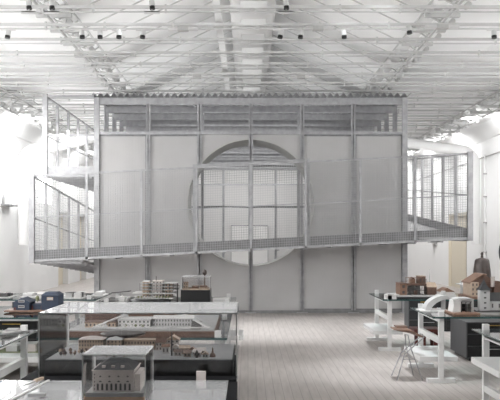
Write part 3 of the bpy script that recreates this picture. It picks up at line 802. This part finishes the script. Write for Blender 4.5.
# --- small models on the other left tables
def blocks(name, label, cx, cy, w, d, n_, mats, hmax, grp=None, base='card', z=ZG):
    m = thing(name, (cx, cy, z), label, 'architectural model', grp)
    B(cx-w/2, cx+w/2, cy-d/2, cy+d/2, z, z+.012, base).build('base', m)
    cols = max(1, int(math.sqrt(n_*w/d))); rows = max(1, round(n_/cols))
    for i in range(cols):
        for j in range(rows):
            a = w/cols*.62; b = d/rows*.6; x = cx-w/2+w/cols*(i+.5)+R.uniform(-.1, .1)*a; y = cy-d/2+d/rows*(j+.5)
            house(m, x-a/2, x+a/2, y-b/2, y+b/2, z+.012, R.uniform(.4, 1)*hmax, R.choice(mats), R.choice(mats), R.choice(('flat', 'gx', 'hip', 'flat')), 0, 0, hmax*.3)
    return m
blocks('courtyard_model', 'low dark grey courtyard model at left end of the table before the walkway', -4.0, 12.9, .42, .4, 6, ('dark', 'slate', 'card'), .07)
blocks('terrace_model', 'long flat white terrace model behind the blue house', -3.3, 13.0, .7, .4, 8, ('card', 'lgrey', 'card'), .06)
blocks('pavilion_model', 'pale model with black roofs between blue house and walkway', -2.75, 12.75, .32, .4, 6, ('dark', 'card', 'slate', 'lgrey'), .09)
m = blocks('campus_model', 'white slab model beside the pale model with black roofs', -2.47, 13.35, .22, .4, 2, ('card', 'lgrey'), .05)
mb = MB().lathe(-2.35, 12.5, [(.01, ZG), (.012, ZG+.02), (.13, ZG+.05), (.135, ZG+.065), (.10, ZG+.072)], 'dark', 24)
for v in range(len(mb.v)): pass
m = thing('canopy_model', (-1.9, 12.6, ZG), 'flat black winged canopy model at back left of far centre table', 'architectural model')
MB().add([(-2.17,12.7,ZG+.07),(-1.9,12.62,ZG+.10),(-1.86,12.75,ZG+.10),(-2.1,12.82,ZG+.07),(-2.17,12.7,ZG+.085),(-1.9,12.62,ZG+.115),(-1.86,12.75,ZG+.115),(-2.1,12.82,ZG+.085)],
  [(0,3,2,1),(4,5,6,7),(0,1,5,4),(1,2,6,5),(2,3,7,6),(3,0,4,7)], 'dark').build('canopy', m)
B(-2.1, -1.88, 12.66, 12.8, ZG, ZG+.012, 'card').build('base', m); MB().tube([(-2.0, 12.72, ZG), (-2.0, 12.72, ZG+.085)], .01, 'card', 6).build('column', m)
blocks('village_model', 'grey and black village model at the left edge of the nearest left table', -2.62, 7.95, .26, .25, 4, ('grey', 'dark', 'card'), .07)
blocks('row_model', 'thin slab model with grey strips beside the square post on left table', -2.38, 8.1, .16, .2, 3, ('grey', 'lgrey'), .02)
mb = MB().bar((-2.6, 7.6, ZG+.008), (-2.22, 8.12, ZG+.008), .02, .012, 'grey')
tag(mb.build('wooden_ruler'), 'thin grey rod lying across the glass top at the left edge', 'rod')
m = blocks('shelf_landscape_model', 'green edged landscape model on the low shelf at left edge', -3.0, 10.35, .7, .5, 8, ('card', 'lgrey', 'pink'), .10, base='green', z=.30)
m = blocks('shelf_block_model', 'grey block model on low shelf at left, nearer than the green edged landscape model', -2.75, 7.7, .5, .5, 6, ('lgrey', 'grey', 'pink'), .1, z=.30)

# --- right tables
m = thing('timber_house_model', (2.95, 12.9, ZG), 'open steel and timber house model with a brown side hut', 'architectural model')
B(2.35, 3.02, 12.6, 13.2, ZG, ZG+.02, 'slate').build('base', m); B(2.38, 3.05, 12.62, 13.18, ZG+.02, ZG+.045, 'lgrey').build('ground', m)
z = ZG+.045
house(m, 2.41, 2.52, 12.68, 13.05, z, .18, 'lbrown', 'brown', 'flat', 1, 2)
fr = MB()
for i in range(7):
    x = 2.53+i*.047
    for y in (12.68, 12.98): fr.box(x-.003, x+.003, y, y+.006, z, z+.15, 'dark')
for zz in (.0, .07, .145):
    for y in (12.68, 12.98): fr.box(2.53, 2.82, y, y+.006, z+zz, z+zz+.007, 'dark')
fr.build('steel_frame', m)
B(2.52, 2.83, 12.68, 13.0, z+.152, z+.18, 'brown').build('upper_floor', m)
tf = MB()
for i in range(6): tf.box(2.50+i*.05, 2.505+i*.05, 12.70, 12.706, z+.18, z+.28, 'lbrown')
for zz in (.22, .275): tf.box(2.50, 2.76, 12.70, 12.706, z+zz, z+zz+.006, 'lbrown')
tf.build('timber_frame', m)
house(m, 2.72, 2.82, 12.7, 12.95, z+.18, .115, 'brown', 'tan', 'flat', 2, 1)
house(m, 2.60, 2.66, 12.74, 12.9, z+.18, .07, 'lbrown', 'brown', 'gy', 0, 0)
B(2.56, 2.78, 12.9, 12.95, z, z+.15, 'card').build('back_wall', m); B(2.64, 2.69, 12.7, 12.8, z, z+.07, 'brown').build('stove', m)
house(m, 2.85, 3.0, 12.72, 12.98, z, .125, 'brown', 'tan', 'gx', 0, 0, .07, name='side_hut')
MB().tube([(2.86, 12.85, z+.1), (2.86, 12.85, z+.25)], .012, 'lgrey', 8).build('flue', m)
t = MB().tube([(3.02, 13.3, ZG), (3.02, 13.3, ZG+.012)], .03, 'white', 10).tube([(3.02, 13.3, ZG), (3.02, 13.3, 1.23)], .006, 'lgrey', 6)
tag(t.build('thin_stand'), 'thin grey upright rod standing behind the brown side hut', 'stand')
tag(B(2.14, 2.30, 12.4, 12.6, ZG, ZG+.07, 'card').box(2.17, 2.27, 12.42, 12.58, ZG+.07, ZG+.085, 'lgrey').build('white_block_model'), 'small white block model left of the steel and timber house', 'architectural model')

m = thing('arched_ramp_model', (2.5, 10.45, ZG), 'white curved ramp model with a short cylinder at its top', 'architectural model')
pl = []
for k in range(11): a = k/10*PI/2; pl.append((2.30+.27-.27*math.cos(a), ZG+.015+.19*math.sin(a)))
pl2 = [(x+.055, max(ZG+.015, z-.045)) for x, z in reversed(pl)]
MB().prism(pl+pl2, 10.35, 10.55, 'lgrey').build('arched_ramp', m); B(2.22, 2.56, 10.3, 10.6, ZG, ZG+.015, 'card').build('base', m)
MB().tube([(2.55, 10.45, ZG+.015), (2.55, 10.45, ZG+.26)], .03, 'lgrey', 12).build('cylinder', m)

m = thing('ruined_hall_model', (2.7, 10.2, ZG), 'whitewashed hall model with dark timber gable on wooden board', 'architectural model')
B(2.53, 2.86, 9.85, 10.3, ZG, ZG+.022, 'lbrown').build('board', m); z = ZG+.022
g = MB().prism([(2.56, z), (2.66, z), (2.66, z+.16), (2.58, z+.14)], 10.0, 10.25, 'card').prism([(2.66, z+.1), (2.82, z+.1), (2.82, z+.165), (2.66, z+.165)], 10.05, 10.25, 'card')
g.box(2.80, 2.83, 10.03, 10.25, z, z+.16, 'lgrey').prism([(2.56, z+.16), (2.62, z+.16), (2.57, z+.09)], 9.98, 10.0, 'card'); g.build('walls', m)
g = MB()
for x in (2.665, 2.72, 2.775): g.box(x, x+.01, 10.0, 10.01, z, z+.13, 'dark')
for zz in (.05, .125): g.box(2.66, 2.8, 10.0, 10.01, z+zz, z+zz+.008, 'dark')
g.build('timber_gable', m); B(2.67, 2.79, 10.2, 10.21, z, z+.1, 'slate').build('back_screen', m)
MB().prism([(2.6, z+.16), (2.84, z+.16), (2.78, z+.175), (2.64, z+.175)], 10.0, 10.25, 'lgrey').build('roof', m)

m = thing('brown_roof_model', (3.1, 11.9-.95, ZG), 'low brown roofed house model behind the whitewashed hall', 'architectural model')
house(m, 3.0, 3.23, 12.5, 12.8, ZG+.06, .05, 'card', 'lbrown', 'gy', 0, 0, .06); B(2.98, 3.25, 12.48, 12.82, ZG, ZG+.06, 'card').build('base', m)

m = thing('church_model', (3.15, 10.2, ZG), 'grey stone church model with a pointed dark spire', 'architectural model')
B(2.87, 3.35, 9.95, 10.5, ZG, ZG+.03, 'card').build('base', m); B(2.85, 3.4, 9.93, 10.5, ZG+.03, ZG+.042, 'dark').build('ground', m)
z = ZG+.042
house(m, 2.91, 3.03, 10.02, 10.14, z, .255, 'lgrey', 'dark', 'none', 1, 4, ww=.25, wh=.3, name='church_tower')
xm, ym, zt = 2.97, 10.08, z+.255
MB().add([(2.895,10.0,zt),(3.045,10.0,zt),(3.045,10.16,zt),(2.895,10.16,zt),(xm-.03,ym-.035,zt+.06),(xm+.03,ym-.035,zt+.06),(xm+.03,ym+.035,zt+.06),(xm-.03,ym+.035,zt+.06),(xm,ym,zt+.14)],
   [(0,1,5,4),(1,2,6,5),(2,3,7,6),(3,0,4,7),(4,5,8),(5,6,8),(6,7,8),(7,4,8),(0,3,2,1)], 'slate').build('spire', m)
house(m, 3.03, 3.37, 10.05, 10.35, z, .115, 'lgrey', 'slate', 'gx', 4, 1, .10, ww=.2, wh=.45, name='nave')

m = thing('farmstead_model', (3.6, 12.9, ZG), 'large brown timber farmhouse model with wide gabled roof behind the church', 'architectural model')
B(3.35, 4.2, 12.55, 13.2, ZG, ZG+.03, 'lbrown').build('base', m); z = ZG+.03
house(m, 3.40, 3.52, 12.62, 13.1, z, .22, 'tan', 'brown', 'none', 2, 3, ww=.3)
g = MB().box(3.44, 3.80, 12.7, 13.1, z, z+.2, 'brown').prism([(3.40, z+.2), (3.42, z+.235), (3.60, z+.33), (3.66, z+.33), (3.84, z+.2)], 12.72, 13.12, 'brown')
g.build('main_house', m)
MB().prism([(3.385, z+.215), (3.60, z+.35), (3.66, z+.35), (3.66, z+.335), (3.60, z+.332), (3.385, z+.195)], 12.65, 13.15, 'lbrown').build('roof_edge', m)
house(m, 3.56, 3.66, 12.58, 12.7, z, .16, 'tan', 'brown', 'flat', 2, 2)
B(3.72, 3.77, 12.6, 12.66, z+.15, z+.31, 'pink').build('chimney', m)
g = MB().prism([(3.76, z+.24), (3.84, z+.24), (4.15, z+.10), (4.15, z), (3.76, z)], 12.6, 13.1, 'brown').build('long_barn', m)
for ch in m.children: ch.location.x += .12
for ch in list(m.children):
    pass

m = thing('bronze_dome', (4.7, 16.0, ZG), 'dark bronze dome shaped sculpture with a knob on top', 'sculpture')
prof = [(.17, ZG), (.175, ZG+.2), (.168, ZG+.3), (.155, ZG+.40), (.14, ZG+.50), (.12, ZG+.53), (.05, ZG+.55), (.02, ZG+.56)]
MB().lathe(4.68, 16.0, prof, 'dbrown', 28).build('dome', m)
MB().lathe(4.68, 16.0, [(.012, ZG+.55), (.03, ZG+.57), (.02, ZG+.60), (.03, ZG+.635), (.01, ZG+.67)], 'dbrown', 12).build('knob', m)
m = thing('wall_relief', (7.2, 23.4, 1.3), 'dark round relief fixed on right wall at right edge', 'relief')
MB().tube([(7.28, 22.7, 1.35), (7.2, 22.7, 1.35)], .28, 'slate', 20).build('disc', m) 
m = thing('wall_switch', (7.28, 31, 1.5), 'small white switch plate with shelf on the right wall beyond door', 'switch')
B(7.24, 7.3, 30.9, 31.1, 1.5, 1.62, 'lgrey').build('plate', m); B(7.1, 7.3, 31.1, 31.6, 1.56, 1.6, 'lgrey').build('arm', m)

# ------------------------------------------------------------------ lamps under the roof
def spot(px_, py, Y, label, tilt, name='spotlight'):
    x, y, z = W(px_, py, Y)
    s = thing(name, (x, y, z), label, 'spotlight', 'track spotlights under the roof')
    top = ZT-.09
    d = Vector((tilt, -.15, -1)).normalized(); c = Vector((x, y, z))
    MB().tube([(x, y, top+.02), (x, y, z+.03)], .01, 'white', 6).build('stem', s)
    MB().tube([c-d*.05, c+d*.04], .043, 'roofwhite', 14).build('body', s)
    MB().tube([c+d*.04, c+d*.085], [.045, .044], 'bulb', 14).build('black_snoot', s)
    B(x-.12, x+.12, y-.02, y+.02, top-.015, top+.025, 'white').build('track_adapter', s)
    return s
Y2 = 13.483
where = ['first white spotlight from the left edge on the second roof tie', 'second spotlight from the left, just right of the left truss', 'third white spotlight from the left on the second roof tie',
         'fourth spotlight from the left on the second roof tie', 'fifth spotlight from left, last before the cable tray', 'first spotlight right of canvas duct', 'second spotlight right of the canvas duct', 'third spotlight right of the canvas duct', 'white spotlight hanging at the far right edge under the roof']
for i, x in enumerate((8, 82, 100, 119, 143, 281, 301, 344, 494)):
    spot(x, 33.5, Y2, where[i], (-.1, .1, .05, .0, -.12, -.25, -.15, .05, 0)[i])
w2 = ['upper left spotlight cut by the top of the picture, near the left truss', 'spotlight at the top edge, right of the left truss', 'spotlight at top edge left of the cable tray', 'spotlight at the top edge right of canvas duct']
for i, x in enumerate((29, 52, 152, 286)):
    spot(x, 4, 12.47-.0, w2[i], .1)
spot(409, 29, 13.483, 'white spotlight by the right truss', .1)
def batten(px_, py, Y, w, label):
    x, y, z = W(px_, py, Y)
    b = thing('light_fitting', (x, y, z), label, 'light fitting', 'slim white light fittings on the ties')
    B(x-w/2, x+w/2, y-.05, y+.05, z-.02, z+.02, 'white').build('body', b)
    B(x-w/2*.35, x+w/2*.35, y-.06, y+.06, z-.035, z+.035, 'lgrey').build('gear_box', b)
    for s in (-1, 1): MB().tube([(x+s*w*.3, y, z), (x+s*w*.3, y, ZT-.06)], .006, 'white', 5).build('hanger', b)
batten(183, 29, 13.35, .5, 'slim white light fitting under the roof left of the cable tray, nearer one')
batten(318, 28.5, 13.35, .5, 'slim white light fitting under the roof right of canvas duct, nearer one')
batten(197, 77, 17.4, .5, 'slim white light fitting under the roof left of canvas duct, further one')
batten(301, 77, 17.4, .5, 'slim white light fitting under the roof right of canvas duct, further one')
batten(442, 27, 13.3, .55, 'slim white light fitting hung beside the right truss')
batten(481, 94, 19.3, .4, 'slim white light fitting over the right aisle, nearer one')
batten(430, 128, 25.0, .35, 'slim white light fitting over the right aisle, further one')
for x, y, Y, l in ((30, 120, 22.5, 'small air vent bar in the left aisle ceiling')  ,):
    X, yy, z = W(x, y, Y)
for k in range(4):
    yy = 19.5+k*1.4
    g = B(-5.9, -5.65, yy, yy+.75, 5.33, 5.36, 'grey')
    tag(g.build('ceiling_vent'), 'grey slotted vent in the left aisle ceiling', 'vent', 'slotted vents over the left aisle')

# ------------------------------------------------------------------ light
w = bpy.data.worlds.new('World'); sc.world = w; w.use_nodes = True
w.node_tree.nodes['Background'].inputs[0].default_value = (.97, .985, 1, 1)
w.node_tree.nodes['Background'].inputs[1].default_value = .135
def area(name, loc, rot, sx, sy, e, colr=(1, 1, 1)):
    l = bpy.data.lights.new(name, 'AREA'); l.shape = 'RECTANGLE'; l.size = sx; l.size_y = sy; l.energy = e; l.color = colr
    o = bpy.data.objects.new(name, l); col.objects.link(o); o.location = loc; o.rotation_euler = rot; return o
def aim(name, loc, d, sx, sy, e, colr=(1, 1, 1)):
    o = area(name, loc, (0, 0, 0), sx, sy, e, colr)
    o.rotation_euler = Vector(d).to_track_quat('-Z', 'Y').to_euler(); return o
# area fill added below the pavilion roof to brighten its interior
for y in (21.5, 26, 30, 34): aim('pavilion_fill', (0, y, 4.75), (0, .25 if y < 34 else .5, -1), 4.5, .6, 105)
# fill added over the aisles to whiten the side walls, unseen from behind
for y in (13, 17, 21.5, 26, 30.5, 35):
    aim('wall_fill_left', (-5.4, y, 4.85), (-.5, .4, -2), 1.4, 3.2, 118)
    if y > 18: aim('wall_fill_right', (5.75, y, 4.85), (.5, .4, -2), 1.3, 3.2, 140)
# unseen upward fill added to brighten the nave and aisle ceilings
for y in range(12, 40, 4):
    aim('nave_fill_left', (-1.7, y, 5.5), (.1, .0, 1), 2.9, 3.8, 17 if y < 20 else 25)
    aim('nave_fill_right', (1.7, y, 5.5), (-.1, .0, 1), 2.9, 3.8, 8 if y < 20 else 17)
    aim('aisle_fill_left', (-6.6, y, 4.2), (.75, 0, 1), .25, 3.8, 6)
    aim('aisle_fill_right', (7.0, y, 4.2), (-.75, 0, 1), .25, 3.8, 6)
for y in (20, 24.5, 29, 33.5): aim('pavilion_roof_fill', (0, y, 4.3), (0, 0, 1), 5, .5, 22)  # added upward fill, lightens the beams under the pavilion roof
# spots added above the view to make pools of light on floor and cases
def fill_spot(loc, tgt, e, cone, blend=.6):
    l = bpy.data.lights.new('fill_light', 'SPOT'); l.energy = e; l.spot_size = math.radians(cone); l.spot_blend = blend; l.shadow_soft_size = .25; l.color = (.93, .965, 1)
    o = bpy.data.objects.new('fill_light', l); col.objects.link(o); o.location = loc
    o.rotation_euler = (Vector(tgt)-Vector(loc)).to_track_quat('-Z', 'Y').to_euler()
for x, tx, e in ((-1.9, -3.4, 1000), (-.6, -.6, 1250), (1.6, 1.7, 1250), (2.0, 4.4, 1200)): fill_spot((x, 13.6, 6.1), (tx, 15.1, 0), e, 46)
fill_spot((2.0, 12.4, 6.0), (2.4, 12.4, 0), 500, 34); fill_spot((1.9, 10.2, 6.0), (1.9, 10.4, 0), 1300, 30, .9); fill_spot((-.3, 5.0, 6.2), (-.8, 5.6, .8), 420, 30, .9); fill_spot((4.2, 8.0, 5.45), (4.4, 7.8, 0), 500, 40)
# area fill added at front left in place of daylight; no opening there
aim('front_left_fill', (-6.2, 3.5, 3.0), (.2, 1, -.1), 4, 3.4, 310)

cam = bpy.data.cameras.new('camera'); co = bpy.data.objects.new('camera', cam); col.objects.link(co)
co.location = (0, 0, H); co.rotation_euler = (PI/2, 0, 0)
cam.sensor_width = 36; cam.lens = F/500*36; cam.shift_x = (250-VX)/500; cam.shift_y = (VY-200)/500
cam.clip_end = 200; sc.camera = co
sc.view_settings.view_transform = 'Standard'; sc.view_settings.look = 'None'; sc.view_settings.gamma = 1
sc.view_settings.use_curve_mapping = False; sc.view_settings.exposure = 0.1
sc.cycles.transparent_max_bounces = 32; sc.cycles.max_bounces = 10; sc.cycles.diffuse_bounces = 5
